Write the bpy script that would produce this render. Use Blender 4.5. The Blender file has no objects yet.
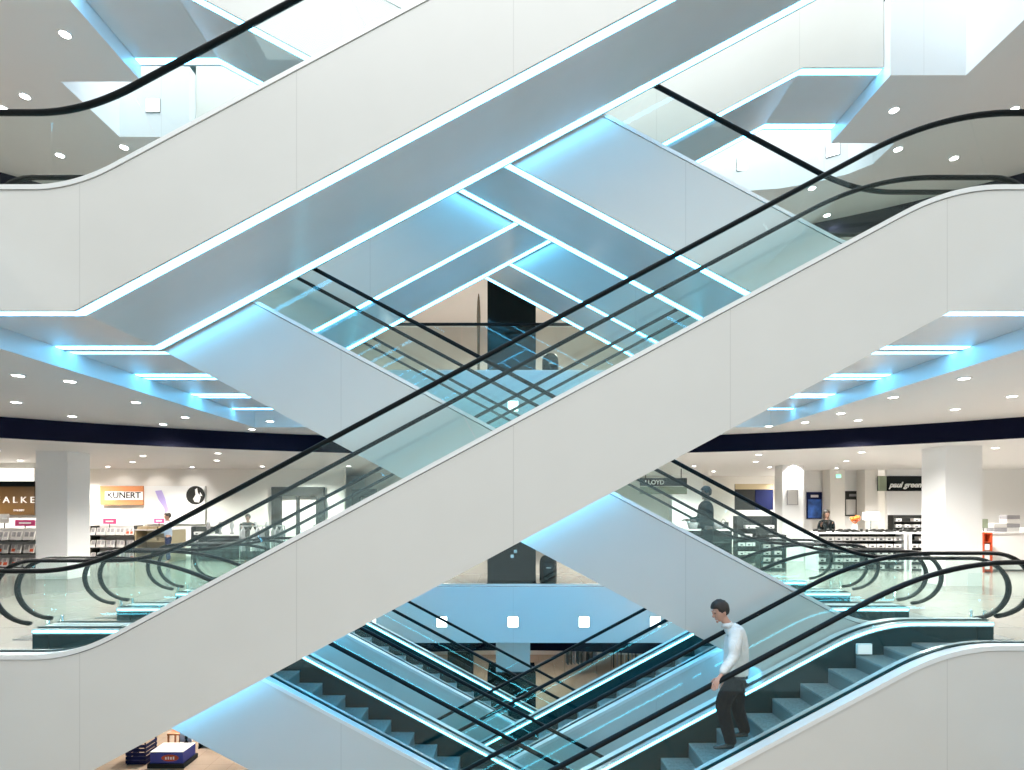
import bpy, bmesh, math, random
from mathutils import Vector, Matrix
random.seed(7)
sc = bpy.context.scene
COL = sc.collection
R = math.radians

# ------------------------------------------------------------------ camera
F_PX = 561.6            # focal length in pixels of a 1024 wide frame
EYE = 1.93              # eye above the middle floor (z = 0)
cd = bpy.data.cameras.new('camera'); cam = bpy.data.objects.new('camera', cd); COL.objects.link(cam)
cd.sensor_width = 36.0; cd.lens = 36.0 * F_PX / 1024.0
cd.shift_x = -1.0 / 1024.0; cd.shift_y = 122.0 / 1024.0
cam.location = (0, 0, EYE); cam.rotation_euler = (R(90), 0, 0)
cd.clip_end = 200; sc.camera = cam

# ------------------------------------------------------------------ world, exposure
w = bpy.data.worlds.new('world'); sc.world = w; w.use_nodes = True
bg = w.node_tree.nodes['Background']; bg.inputs[0].default_value = (0.90, 0.97, 1.0, 1); bg.inputs[1].default_value = 0.90
sc.view_settings.view_transform = 'Standard'; sc.view_settings.look = 'None'
sc.view_settings.exposure = 0.35; sc.view_settings.gamma = 1.0; sc.view_settings.use_curve_mapping = False
sc.cycles.transparent_max_bounces = 40; sc.cycles.max_bounces = 8; sc.cycles.diffuse_bounces = 6; sc.cycles.glossy_bounces = 4
sc.cycles.sample_clamp_indirect = 4.0; sc.cycles.caustics_reflective = False; sc.cycles.caustics_refractive = False

# large lamps: unseen fill added above the void
def area(name, loc, sx, sy, power, col=(1, 1, 1), rot=(0, 0, 0)):
    l = bpy.data.lights.new(name, 'AREA'); l.shape = 'RECTANGLE'; l.size = sx; l.size_y = sy; l.energy = power; l.color = col
    o = bpy.data.objects.new(name, l); COL.objects.link(o); o.location = loc; o.rotation_euler = rot; return o
area('overhead_fill', (0, 8.2, 16.5), 18, 3.6, 2100, (0.97, 0.99, 1.0))  # added lamp, out of view, to whiten the top floor recesses and rear sides
area('overhead_fill', (0, -1.0, 16.5), 16, 9, 1300, (0.97, 0.99, 1.0))  # added lamp, out of view, lifting the upper front side panel above the lower

# ------------------------------------------------------------------ materials
def mat(name, col, rough=0.5, metal=0.0, emit=None, es=0.0, spec=0.5, noise=0.0, nscale=8.0, seam=0.0):
    m = bpy.data.materials.new(name); m.use_nodes = True; nt = m.node_tree; b = nt.nodes['Principled BSDF']
    b.inputs['Base Color'].default_value = (*col, 1); b.inputs['Roughness'].default_value = rough
    b.inputs['Metallic'].default_value = metal; b.inputs['Specular IOR Level'].default_value = spec
    if emit: b.inputs['Emission Color'].default_value = (*emit, 1); b.inputs['Emission Strength'].default_value = es
    last = None
    if noise:
        tc = nt.nodes.new('ShaderNodeTexCoord'); n = nt.nodes.new('ShaderNodeTexNoise'); n.inputs['Scale'].default_value = nscale
        nt.links.new(tc.outputs['Object'], n.inputs['Vector'])
        r = nt.nodes.new('ShaderNodeValToRGB')
        r.color_ramp.elements[0].position = 0.3; r.color_ramp.elements[1].position = 0.7
        r.color_ramp.elements[0].color = (*[c * (1 - noise) for c in col], 1); r.color_ramp.elements[1].color = (*[min(1, c * (1 + noise)) for c in col], 1)
        nt.links.new(n.outputs['Fac'], r.inputs['Fac']); last = r.outputs['Color']
        nt.links.new(last, b.inputs['Base Color'])
    if seam:      # hairline joints between cladding sheets every SEAM metres
        tc = nt.nodes.new('ShaderNodeTexCoord'); sx = nt.nodes.new('ShaderNodeSeparateXYZ'); nt.links.new(tc.outputs['Object'], sx.inputs[0])
        d = nt.nodes.new('ShaderNodeMath'); d.operation = 'DIVIDE'; d.inputs[1].default_value = seam; nt.links.new(sx.outputs['X'], d.inputs[0])
        f = nt.nodes.new('ShaderNodeMath'); f.operation = 'FRACT'; nt.links.new(d.outputs[0], f.inputs[0])
        g = nt.nodes.new('ShaderNodeMath'); g.operation = 'LESS_THAN'; g.inputs[1].default_value = 0.010 / seam; nt.links.new(f.outputs[0], g.inputs[0])
        mx = nt.nodes.new('ShaderNodeMix'); mx.data_type = 'RGBA'; nt.links.new(g.outputs[0], mx.inputs[0])
        if last: nt.links.new(last, mx.inputs[6])
        else: mx.inputs[6].default_value = (*col, 1)
        mx.inputs[7].default_value = (*[c * 0.86 for c in col], 1)
        nt.links.new(mx.outputs[2], b.inputs['Base Color'])
    return m
def tile_mat(name, c1, c2, size, rough):
    m = mat(name, c1, rough); nt = m.node_tree; b = nt.nodes['Principled BSDF']
    tc = nt.nodes.new('ShaderNodeTexCoord'); br = nt.nodes.new('ShaderNodeTexBrick'); br.offset = 0.0
    br.inputs['Color1'].default_value = (*c1, 1); br.inputs['Color2'].default_value = (*[c * 0.95 for c in c1], 1); br.inputs['Mortar'].default_value = (*c2, 1)
    br.inputs['Scale'].default_value = 1.0; br.inputs['Mortar Size'].default_value = 0.006; br.inputs['Brick Width'].default_value = size; br.inputs['Row Height'].default_value = size
    nt.links.new(tc.outputs['Object'], br.inputs['Vector']); nt.links.new(br.outputs['Color'], b.inputs['Base Color']); return m
def emis(name, col, s):
    return mat(name, (0.8, 0.8, 0.8), 0.5, emit=col, es=s)
def glass_mat(name, tint, refl=0.022):
    m = bpy.data.materials.new(name); m.use_nodes = True; nt = m.node_tree; nt.nodes.clear()
    out = nt.nodes.new('ShaderNodeOutputMaterial'); t = nt.nodes.new('ShaderNodeBsdfTransparent'); g = nt.nodes.new('ShaderNodeBsdfGlossy')
    t.inputs[0].default_value = (*tint, 1); g.inputs['Roughness'].default_value = 0.02; g.inputs['Color'].default_value = (0.85, 1, 0.97, 1)
    lw = nt.nodes.new('ShaderNodeLayerWeight'); lw.inputs[0].default_value = 0.5
    pw = nt.nodes.new('ShaderNodeMath'); pw.operation = 'POWER'; pw.inputs[1].default_value = 4.0; nt.links.new(lw.outputs['Facing'], pw.inputs[0])
    ad = nt.nodes.new('ShaderNodeMath'); ad.operation = 'MULTIPLY_ADD'; ad.inputs[1].default_value = 0.55; ad.inputs[2].default_value = refl; nt.links.new(pw.outputs[0], ad.inputs[0])
    mx = nt.nodes.new('ShaderNodeMixShader'); nt.links.new(ad.outputs[0], mx.inputs[0]); nt.links.new(t.outputs[0], mx.inputs[1]); nt.links.new(g.outputs[0], mx.inputs[2])
    nt.links.new(mx.outputs[0], out.inputs[0]); return m

M = dict(
    clad=mat('white_cladding', (0.605, 0.605, 0.575), 0.28, noise=0.012, nscale=1.5, seam=2.41),
    soffit=mat('grey_soffit', (0.73, 0.72, 0.715), 0.20, noise=0.03, nscale=1.2),
    trim=mat('brushed_trim', (0.74, 0.76, 0.75), 0.35, 0.15),
    deck=mat('satin_deck', (0.62, 0.68, 0.68), 0.25, 0.45),
    skirt=mat('dark_skirt', (0.005, 0.030, 0.034), 0.35, spec=0.07),
    rubber=mat('black_rubber', (0.004, 0.006, 0.007), 0.42, spec=0.12),
    gap=mat('dark_gap', (0.08, 0.09, 0.09), 0.6),
    led=emis('led_tube', (0.11, 0.56, 1.0), 9.5),
    ledw=emis('led_line', (0.14, 0.74, 1.0), 9.5),
    step=mat('step_metal', (0.20, 0.27, 0.28), 0.42, 0.25, noise=0.2, nscale=30),
    riser=mat('riser_metal', (0.12, 0.17, 0.18), 0.5, 0.25),
    plate=mat('landing_metal', (0.30, 0.31, 0.31), 0.35, 0.6),
    glass=glass_mat('balustrade_glass', (0.955, 0.988, 0.983)),
    chrome=mat('chrome', (0.6, 0.68, 0.68), 0.15, 0.9),
    ceil=mat('ceiling_paint', (0.86, 0.83, 0.80), 0.45),
    white=mat('white_paint', (0.85, 0.845, 0.83), 0.5),
    fascia=mat('slab_cladding', (0.66, 0.70, 0.72), 0.3, seam=3.4),
    navy=mat('navy_fascia', (0.002, 0.003, 0.016), 0.5, spec=0.08),
    floor=tile_mat('stone_floor', (0.33, 0.305, 0.275), (0.22, 0.205, 0.19), 0.9, 0.16),
    wood=tile_mat('warm_floor', (0.60, 0.47, 0.36), (0.42, 0.32, 0.24), 0.6, 0.25),
    beige=mat('beige_wall', (0.60, 0.52, 0.46), 0.5, noise=0.04, nscale=2),
    offw=mat('off_white_wall', (0.78, 0.75, 0.70), 0.6),
    lamp=emis('lamp_lens', (1, 0.98, 0.94), 14.0), cove=emis('cove_light', (1, 0.96, 0.85), 2.5), sq=emis('square_lens', (0.9, 1, 1), 3.5),
    black=mat('black_lacquer', (0.004, 0.008, 0.009), 0.12, spec=0.3), dark=mat('dark_frame', (0.025, 0.026, 0.024), 0.5, spec=0.15),
    gold=mat('brown_gold_panel', (0.085, 0.045, 0.013), 0.4, noise=0.4, nscale=0.7), orange=mat('copper_sign', (0.55, 0.20, 0.07), 0.4),
    pink=mat('magenta_card', (0.60, 0.05, 0.20), 0.5), lilac=mat('lilac_print', (0.45, 0.38, 0.72), 0.5),
    blue=mat('blue_poster', (0.02, 0.09, 0.35), 0.4, noise=0.8, nscale=3), dblue=mat('dark_blue', (0.005, 0.009, 0.05), 0.5, spec=0.12),
    red=mat('rust_red', (0.50, 0.07, 0.02), 0.45), card=mat('pale_card', (0.62, 0.60, 0.58), 0.6), grey=mat('grey_pack', (0.28, 0.27, 0.28), 0.5),
    skin=mat('skin', (0.50, 0.27, 0.19), 0.5), skin2=mat('skin_dark', (0.22, 0.12, 0.08), 0.5), hair=mat('dark_hair', (0.02, 0.012, 0.008), 0.6), ghair=mat('grey_hair', (0.06, 0.05, 0.042), 0.6),
    shirt=mat('white_shirt', (0.64, 0.63, 0.60), 0.8, noise=0.06, nscale=14), trous=mat('black_trousers', (0.004, 0.005, 0.009), 0.8, spec=0.1), shoe=mat('black_shoe', (0.01, 0.01, 0.012), 0.25),
    suit=mat('dark_suit', (0.006, 0.014, 0.015), 0.8, spec=0.1), lblue=mat('pale_blue_shirt', (0.45, 0.55, 0.70), 0.8), sand=mat('sand_goods', (0.45, 0.36, 0.22), 0.7),
    green=emis('green_sign', (0.05, 0.9, 0.45), 1.5), orangef=mat('orange_cloth', (0.85, 0.22, 0.03), 0.7), sgreen=mat('sage_panel', (0.22, 0.26, 0.18), 0.5),
)

def cloth_bump(m, scale, st):
    nt = m.node_tree; tc = nt.nodes.new('ShaderNodeTexCoord'); mp = nt.nodes.new('ShaderNodeMapping'); mp.inputs['Scale'].default_value = (1.6, 1.2, .8)
    n = nt.nodes.new('ShaderNodeTexNoise'); n.inputs['Scale'].default_value = scale; n.inputs['Detail'].default_value = 3; n.inputs['Distortion'].default_value = 1.4
    b = nt.nodes.new('ShaderNodeBump'); b.inputs['Strength'].default_value = st; b.inputs['Distance'].default_value = .05
    nt.links.new(tc.outputs['Object'], mp.inputs[0]); nt.links.new(mp.outputs[0], n.inputs['Vector']); nt.links.new(n.outputs['Fac'], b.inputs['Height']); nt.links.new(b.outputs[0], nt.nodes['Principled BSDF'].inputs['Normal'])
cloth_bump(M['shirt'], 7, .55); cloth_bump(M['trous'], 8, .6)

# ------------------------------------------------------------------ helpers
def link(name, me, m=None, parent=None):
    me.name = name
    if m is not None:
        for x in (m if isinstance(m, (list, tuple)) else [m]): me.materials.append(x)
    o = bpy.data.objects.new(name, me); COL.objects.link(o)
    if parent: o.parent = parent
    return o
def fin(bm, name, m, parent=None, smooth=False):
    bmesh.ops.recalc_face_normals(bm, faces=bm.faces[:])
    me = bpy.data.meshes.new(name); bm.to_mesh(me); bm.free()
    if smooth:
        for p in me.polygons: p.use_smooth = True
    return link(name, me, m, parent)
def box(bm, x0, x1, y0, y1, z0, z1, mi=0):
    v = [bm.verts.new((x, y, z)) for x in (x0, x1) for y in (y0, y1) for z in (z0, z1)]
    fs = [(0, 1, 3, 2), (4, 6, 7, 5), (0, 4, 5, 1), (2, 3, 7, 6), (0, 2, 6, 4), (1, 5, 7, 3)]
    for f in fs:
        q = bm.faces.new([v[i] for i in f]); q.material_index = mi
def boxes(name, lst, m, parent=None):
    bm = bmesh.new()
    for b in lst: box(bm, *b)
    return fin(bm, name, m, parent)
def ribbon(bm, top, bot, y0, y1):
    """solid between two polylines of (x, z), from y0 to y1"""
    n = len(top); g = []
    for (xt, zt), (xb, zb) in zip(top, bot):
        g.append([bm.verts.new((xt, y0, zt)), bm.verts.new((xt, y1, zt)), bm.verts.new((xb, y1, zb)), bm.verts.new((xb, y0, zb))])
    for i in range(n - 1):
        a, b = g[i], g[i + 1]
        for k in range(4): bm.faces.new((a[k], a[(k + 1) % 4], b[(k + 1) % 4], b[k]))
    bm.faces.new(g[0]); bm.faces.new(g[-1][::-1])
def sweep(bm, pts, sec, normals, side=Vector((0, 1, 0)), closed_ends=True):
    rings = []
    for p, nrm in zip(pts, normals): rings.append([bm.verts.new(p + side * a + nrm * b) for a, b in sec])
    m_ = len(sec)
    for i in range(len(rings) - 1):
        for k in range(m_): bm.faces.new((rings[i][k], rings[i][(k + 1) % m_], rings[i + 1][(k + 1) % m_], rings[i + 1][k]))
    bm.faces.new(rings[0]); bm.faces.new(rings[-1][::-1])
def tube(bm, p0, p1, r, seg=8, r1=None):
    p0 = Vector(p0); p1 = Vector(p1); d = (p1 - p0).normalized(); a = d.orthogonal().normalized(); b = d.cross(a)
    r1 = r if r1 is None else r1
    A = [bm.verts.new(p0 + (a * math.cos(t) + b * math.sin(t)) * r) for t in [2 * math.pi * i / seg for i in range(seg)]]
    B = [bm.verts.new(p1 + (a * math.cos(t) + b * math.sin(t)) * r1) for t in [2 * math.pi * i / seg for i in range(seg)]]
    for k in range(seg): bm.faces.new((A[k], A[(k + 1) % seg], B[(k + 1) % seg], B[k]))
    bm.faces.new(A[::-1]); bm.faces.new(B)
def lathe(bm, prof, cx, cy, z0, seg=20):
    rings = [[bm.verts.new((cx + r * math.cos(2 * math.pi * i / seg), cy + r * math.sin(2 * math.pi * i / seg), z0 + z)) for i in range(seg)] for r, z in prof]
    for a, b in zip(rings, rings[1:]):
        for k in range(seg): bm.faces.new((a[k], a[(k + 1) % seg], b[(k + 1) % seg], b[k]))
    bm.faces.new(rings[0][::-1]); bm.faces.new(rings[-1])
def tag(o, label, cat, group=None):
    o['label'] = label; o['category'] = cat
    if group: o['group'] = group
    return o
def thing(name, label, cat, loc=(0, 0, 0), rz=0, group=None):
    o = bpy.data.objects.new(name, None); COL.objects.link(o); o.location = loc; o.rotation_euler = (0, 0, rz); o.empty_display_size = 0.2
    return tag(o, label, cat, group)
def struct(o): o['kind'] = 'structure'; return o
def copy_tree(o, parent=None):
    c = o.copy(); COL.objects.link(c)
    if parent: c.parent = parent
    for ch in list(o.children): copy_tree(ch, c)
    return c
def W(px, py, d): return Vector(((px - 513) * d / F_PX, d, (507 - py) * d / F_PX + EYE))
def text_part(name, s, size, m, parent, loc, rot=(R(90), 0, 0), ext=0.01, bold=0.0, align='CENTER', shear=0.0, sx=1.0):
    cu = bpy.data.curves.new(name, 'FONT'); cu.body = s; cu.size = size; cu.extrude = ext; cu.offset = bold; cu.align_x = align; cu.align_y = 'CENTER'; cu.shear = shear; cu.resolution_u = 3
    t = bpy.data.objects.new('tmp', cu); COL.objects.link(t)
    dg = bpy.context.evaluated_depsgraph_get(); me = bpy.data.meshes.new_from_object(t.evaluated_get(dg)); bpy.data.objects.remove(t)
    me.materials.clear(); o = link(name, me, m, parent); o.location = loc; o.rotation_euler = rot; o.scale = (sx, 1, 1); return o

# ------------------------------------------------------------------ storeys, slabs, ceilings
ST = 5.22               # storey height
VX, VY0, VY1 = 6.25, -7.0, 13.6      # the void
EDGE = 1.36             # slab edge height
RING_R, RING_C = 17.3, -1.4
def slab(name, z, rects, top):
    bm = bmesh.new()
    for (x0, x1, y0, y1) in rects: box(bm, x0, x1, y0, y1, z - EDGE, z)
    bmesh.ops.recalc_face_normals(bm, faces=bm.faces[:])
    for f in bm.faces: f.material_index = 0 if f.normal.z > 0.5 else (1 if f.normal.z < -0.5 else 2)
    return struct(fin(bm, name, [top, M['ceil'], M['fascia']]))
base = [(-30, -VX, -9, 30), (VX, 30, -9, 30), (-VX, VX, VY1, 30)]
slab('floor', 0.0, base, M['floor'])
slab('floor_2', ST, base, M['floor'])
slab('floor_3', 2 * ST, [(-30, -7.6, -9, 30), (-7.6, -VX, 7.84, 9.44), (-7.6, -VX, 10.85, 13.6), (7.5, 30, -9, 30), (VX, 7.5, 6.2, 7.84), (VX, 7.5, 9.30, 11.04), (-7.6, 7.5, 13.6, 30)], M['floor'])
# chamfered corner of the top floor recess
bm = bmesh.new(); cp = [(7.5, 11.7), (7.2, 12.05), (6.7, 12.35), (6.0, 12.6), (5.0, 12.75), (-6.25, 12.75), (-6.25, 13.6), (7.5, 13.6)]
a = [bm.verts.new((x, y, 2 * ST - EDGE)) for x, y in cp]; b = [bm.verts.new((x, y, 2 * ST)) for x, y in cp]
bm.faces.new(a); bm.faces.new(b[::-1])
for i in range(len(cp)): bm.faces.new((a[i], a[(i + 1) % len(cp)], b[(i + 1) % len(cp)], b[i]))
bmesh.ops.recalc_face_normals(bm, faces=bm.faces[:])
for f in bm.faces: f.material_index = 1 if f.normal.z < -0.5 else 0
struct(fin(bm, 'trim_1', [M['fascia'], M['ceil']]))
# lowest floor
bm = bmesh.new(); box(bm, -30, 30, -9, 30, -ST - 0.3, -ST); struct(fin(bm, 'floor_4', M['wood']))
# ring fascia and lower ceiling outside it, on three storeys
def ring(name_f, name_c, z, drop=0.43):
    n = 96; zt = z - EDGE; zb = zt - drop
    bm = bmesh.new(); v = []
    for i in range(n + 1):
        t = math.pi * 1.25 * i / n - math.pi * 0.125; c, s = math.cos(t), math.sin(t)
        v.append([bm.verts.new((RING_R * c, RING_C + RING_R * s, zt + 0.02)), bm.verts.new((RING_R * c, RING_C + RING_R * s, zb - 0.02)),
                  bm.verts.new(((RING_R + .1) * c, RING_C + (RING_R + .1) * s, zb - 0.02)), bm.verts.new(((RING_R + .1) * c, RING_C + (RING_R + .1) * s, zt + 0.02))])
    for p, q in zip(v, v[1:]):
        for k in range(4): bm.faces.new((p[k], p[(k + 1) % 4], q[(k + 1) % 4], q[k]))
    bm.faces.new(v[0]); bm.faces.new(v[-1][::-1])
    struct(fin(bm, name_f, M['navy'], smooth=False))
    bm = bmesh.new(); v = []
    for i in range(n + 1):
        t = math.pi * 1.25 * i / n - math.pi * 0.125; c, s = math.cos(t), math.sin(t)
        k = min(29.9 / max(abs(c), 1e-6), (29.9 - RING_C) / s if s > 0 else 1e9, (8.9 + RING_C) / -s if s < 0 else 1e9); k = max(k, RING_R + .3)
        v.append([bm.verts.new(((RING_R + .06) * c, RING_C + (RING_R + .06) * s, zb)), bm.verts.new((k * c, RING_C + k * s, zb)), bm.verts.new((k * c, RING_C + k * s, zb + .1)), bm.verts.new(((RING_R + .06) * c, RING_C + (RING_R + .06) * s, zb + .1))])
    for p, q in zip(v, v[1:]):
        for k in range(4): bm.faces.new((p[k], p[(k + 1) % 4], q[(k + 1) % 4], q[k]))
    bm.faces.new(v[0]); bm.faces.new(v[-1][::-1])
    struct(fin(bm, name_c, M['white']))
ring('trim_2', 'ceiling', ST); ring('trim_3', 'ceiling_2', 2 * ST); ring('trim_4', 'ceiling_3', 0.0, 0.75)
SC1 = ST - EDGE - 0.43       # shop ceiling of the middle floor

# walls round the shops
Zb, Zt = -ST, 2 * ST
boxes_w = [('wall_left', (-30, -29.8, -9, 30, Zb, Zt), 'offw'), ('wall_right', (29.8, 30, -9, 30, Zb, Zt), 'offw'), ('wall_back', (-30, 30, 27.2, 27.4, Zb, Zt), 'offw')]
for n, b, m in boxes_w: struct(boxes(n, [b], M[m]))
def wall(name, b, m): return struct(boxes(name, [b], M[m]))
wall('wall_hosiery', (-24.0, -6.6, 22.0, 22.2, 0, SC1), 'offw')
wall('wall_lobby', (-6.6, 4.2, 25.0, 25.2, 0, SC1), 'beige')
wall('wall_lounge', (-12, 12, 21.0, 21.2, ST, ST + SC1), 'beige')


# hanging handrails at the rear slab edges
def rear_rail(z, label):
    t = thing('glass_guardrail', label, 'guardrail', (0, VY1 + 0.12, z))
    k = 5
    for i in range(k):
        x0 = -VX + 12.5 * i / k + .01; x1 = -VX + 12.5 * (i + 1) / k - .01
        boxes('glass_panel', [(x0, x1, -.008, .008, 0.02, 1.14)], M['glass'], t)
    boxes('top_rail', [(-VX, VX, -.035, .035, 1.14, 1.20)], M['rubber'], t)
    boxes('base_shoe', [(-VX, VX, -.03, .03, 0, .05)], M['trim'], t)
rear_rail(ST, 'glass guardrail with black top rail across the rear edge of the upper floor')
rear_rail(0.0, 'glass guardrail with black top rail across the rear edge of the middle floor')

# ------------------------------------------------------------------ escalators
BX = 4.88; SL = ST / (2 * BX); WID = 1.57
def prof(x, Tl=0.45, Tu=0.45):
    if x <= -BX - Tl: return 0.0
    if x < -BX + Tl: return SL * (x + BX + Tl) ** 2 / (4 * Tl)
    if x <= BX - Tu: return SL * (x + BX)
    if x < BX + Tu: return ST - SL * (BX + Tu - x) ** 2 / (4 * Tu)
    return ST
def xs(a, b, Tl, Tu):
    s = {a, b}
    for i in range(13):
        for c, T in ((-BX, Tl), (BX, Tu)):
            q = c - T + 2 * T * i / 12
            if a < q < b: s.add(round(q, 4))
    return sorted(s)
TL, TU = 0.45, 0.55
def path(off, a, b, Tl=TL, Tu=TU, D=1): return [(D * x, prof(x, Tl, Tu) + off) for x in xs(a, b, Tl, Tu)]
RAIL = 1.20            # rail centre above the floor
def make_escalator(D):
    root = bpy.data.objects.new('escalator', None); COL.objects.link(root); root.empty_display_size = 0.3
    W_ = WID
    def rib(name, off_t, off_b, y0, y1, m, a=-VX + .01, b=VX - .01, Tl=TL, Tu=TU, bTl=None, bTu=None, parent=root):
        bm = bmesh.new(); X = sorted(set(xs(a, b, Tl, Tu)) | set(xs(a, b, bTl or Tl, bTu or Tu)))
        ribbon(bm, [(D * x, prof(x, Tl, Tu) + off_t) for x in X], [(D * x, prof(x, bTl or Tl, bTu or Tu) + off_b) for x in X], y0, y1)
        return fin(bm, name, m, parent)
    S = 0.03
    for (y0, y1) in ((0, S), (W_ - S, W_)): rib('side_panel', 0.228, -1.11, y0, y1, M['clad'], bTl=S, bTu=S)
    rib('soffit', -1.06, -1.10, S, W_ - S, M['soffit'], Tl=S, Tu=S)
    for (y0, y1) in ((0.012, 0.168), (W_ - 0.152, W_ - 0.012)): rib('light_strip', -1.1005, -1.107, y0, y1, M['led'], Tl=S, Tu=S)
    for near in (0, 1):
        f = (lambda v: v) if near == 0 else (lambda v: W_ - v)
        def yy(v0, v1): return tuple(sorted((f(v0), f(v1))))
        rib('edge_trim', 0.29, 0.236, *yy(-0.012, 0.12), M['trim'], a=-6.47, b=6.47)
        rib('glass_channel', 0.30, 0.20, *yy(0.121, 0.17), M['skirt'], a=-6.47, b=6.47)
        rib('inner_deck', 0.285, 0.22, *yy(0.171, 0.262), M['deck'], a=-6.47, b=6.47)
        rib('skirt_panel', 0.22, -0.35, *yy(0.24, 0.252), M['skirt'], a=-6.24, b=6.24)
        rib('light_line', 0.268, 0.242, *yy(0.2625, 0.270), M['ledw'], a=-6.45, b=6.45)
        for e in (-1, 1):
            zz = 0 if e < 0 else ST; X = sorted((D * e * 6.255, D * e * 6.47)); Y = yy(0.0, 0.25)
            boxes('newel_base', [(X[0], X[1], Y[0], Y[1], zz + 0.004, zz + 0.215)], M['skirt'], root)
        # handrail with its newel loops
        yc = f(0.155); pts = []
        def ell(e, a0, a1, n=16):
            zc = (0 if e < 0 else ST) + 0.77
            return [(e * (6.53 + 0.54 * math.cos(t)), zc + (RAIL - 0.77) * math.sin(t)) for t in [a0 + (a1 - a0) * i / n for i in range(n + 1)]]
        pts += ell(-1, -math.pi / 2 + .10, math.pi / 2)
        pts += [(x, prof(x, 0.55, 0.85) + RAIL) for x in xs(-6.45, 6.45, 0.55, 0.85)]
        pts += ell(1, math.pi / 2, -math.pi / 2 + .10)
        P3 = [Vector((D * x, yc, z)) for x, z in pts]; N = []
        for i in range(len(P3)):
            d = (P3[min(i + 1, len(P3) - 1)] - P3[max(i - 1, 0)]).normalized(); N.append(Vector((-d.z, 0, d.x)))
        sec = [(.040, 0), (.036, .017), (.022, .026), (0, .028), (-.022, .026), (-.036, .017), (-.040, 0), (-.034, -.018), (-.016, -.026), (.016, -.026), (.034, -.018)]
        if D < 0: N = [-n_ for n_ in N]
        bm = bmesh.new(); sweep(bm, P3, sec, N); fin(bm, 'handrail', M['rubber'], root, smooth=True)
        # glass sheets, joints square to the slope
        js = [(-6.53, -6.53), (-5.25, -5.25)] ; 
        for i in range(8): x = -4.15 + i * 1.19; js.append((x + .17, x - .20))
        js += [(5.45, 5.20), (6.53, 6.53)]
        for (b0, t0), (b1, t1) in zip(js, js[1:]):
            n = 8; bm = bmesh.new(); T_, B_ = [], []
            for i in range(n + 1):
                u = 0.004 + 0.992 * i / n; xb = b0 + (b1 - b0) * u; xt = t0 + (t1 - t0) * u
                B_.append((D * xb, prof(xb, TL, TU) + 0.29)); T_.append((D * xt, prof(xt, .55, .85) + RAIL - 0.02))
            ribbon(bm, T_, B_, yc - .006, yc + .006); fin(bm, 'glass_panel', M['glass'], root)
        for e in (-1, 1):
            el = ell(e, -math.pi / 2 + .10, math.pi / 2, 14); zz = 0 if e < 0 else ST
            bm = bmesh.new(); T_ = [(D * (x * .997), z) for x, z in el]; B_ = [(D * e * 6.535, z) for x, z in el]
            ribbon(bm, T_, B_, yc - .006, yc + .006); fin(bm, 'newel_glass', M['glass'], root)
    # steps
    bm = bmesh.new(); run = 0.2 / SL
    box(bm, 0, D * run, 0.275, W_ - 0.275, -0.022, 0, 0); box(bm, 0, D * 0.02, 0.275, W_ - 0.275, -0.235, -0.022, 1)
    for i in range(26):
        y = 0.285 + (W_ - .57) * i / 25; box(bm, 0, D * run, y - .006, y + .006, 0, .006, 0)
    st0 = fin(bm, 'step', [M['step'], M['riser']], root)
    k = 0
    for j in range(-1, 28):
        x = -BX + run * (j + PH); z = prof(x + 0.02, 0.55, 0.55)
        if j == -1: z = 0.0
        o = st0 if k == 0 else st0.copy()
        if k: COL.objects.link(o)
        o.location = (D * x, 0, z - (0.0 if z > .01 else .002)); k += 1
        if x > BX + run: break
    for e in (-1, 1):
        zz = 0 if e < 0 else ST; X = sorted((D * e * (5.0 if e < 0 else 5.35), D * e * 7.25))
        boxes('landing_plate', [(X[0], X[1], 0.275, W_ - 0.275, zz + 0.002, zz + 0.012)], M['plate'], root)
    return root
PH = 0.35
proto = {1: make_escalator(1), -1: make_escalator(-1)}
D0 = 6.24
run_lbl = {0: 'lower', 1: 'middle', 2: 'upper'}
bank_lbl = ['nearest', 'second nearest', 'third nearest', 'farthest']
LBL = {
 (0, 0): 'nearest escalator of the lower run, dark steps, carrying the man in white shirt down',
 (0, 1): 'large white escalator crossing the centre in front, from hosiery shop floor up to right',
 (0, 2): 'top escalator nearest the front, wide grey soffit between two white light strips',
 (1, 0): 'escalator descending behind the front one, dark steps seen at bottom left',
 (1, 1): 'pale blue sided escalator behind the large central one, slanting down to the shoe shop side',
 (1, 2): 'upper escalator slanting down right just behind the top front one, light blue side',
 (2, 0): 'lower escalator third from the front, rising right with glowing cyan decks',
 (2, 1): 'middle escalator third from the front, mostly seen as black rails through glass',
 (2, 2): 'upper escalator third from the front, white side panel reaching the right ceiling recess',
 (3, 0): 'rearmost lower escalator, slanting down right below the pale blue slab edge',
 (3, 1): 'rearmost middle escalator, slanting down right, carrying the man in dark suit',
 (3, 2): 'rearmost upper escalator, small grey soffit above the dark column'}
used = {1: False, -1: False}
for bank in range(4):
    D = 1 if bank % 2 == 0 else -1
    for lv in range(3):
        o = proto[D] if not used[D] else copy_tree(proto[D]); used[D] = True
        o.location = (0, D0 + 1.6 * bank + (0 if bank == 0 else 0.015), (lv - 1) * ST + (0.10 if (bank, lv) == (0, 0) else 0.0))
        tag(o, LBL[(bank, lv)], 'escalator', '%s run of escalators' % run_lbl[lv])

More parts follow.
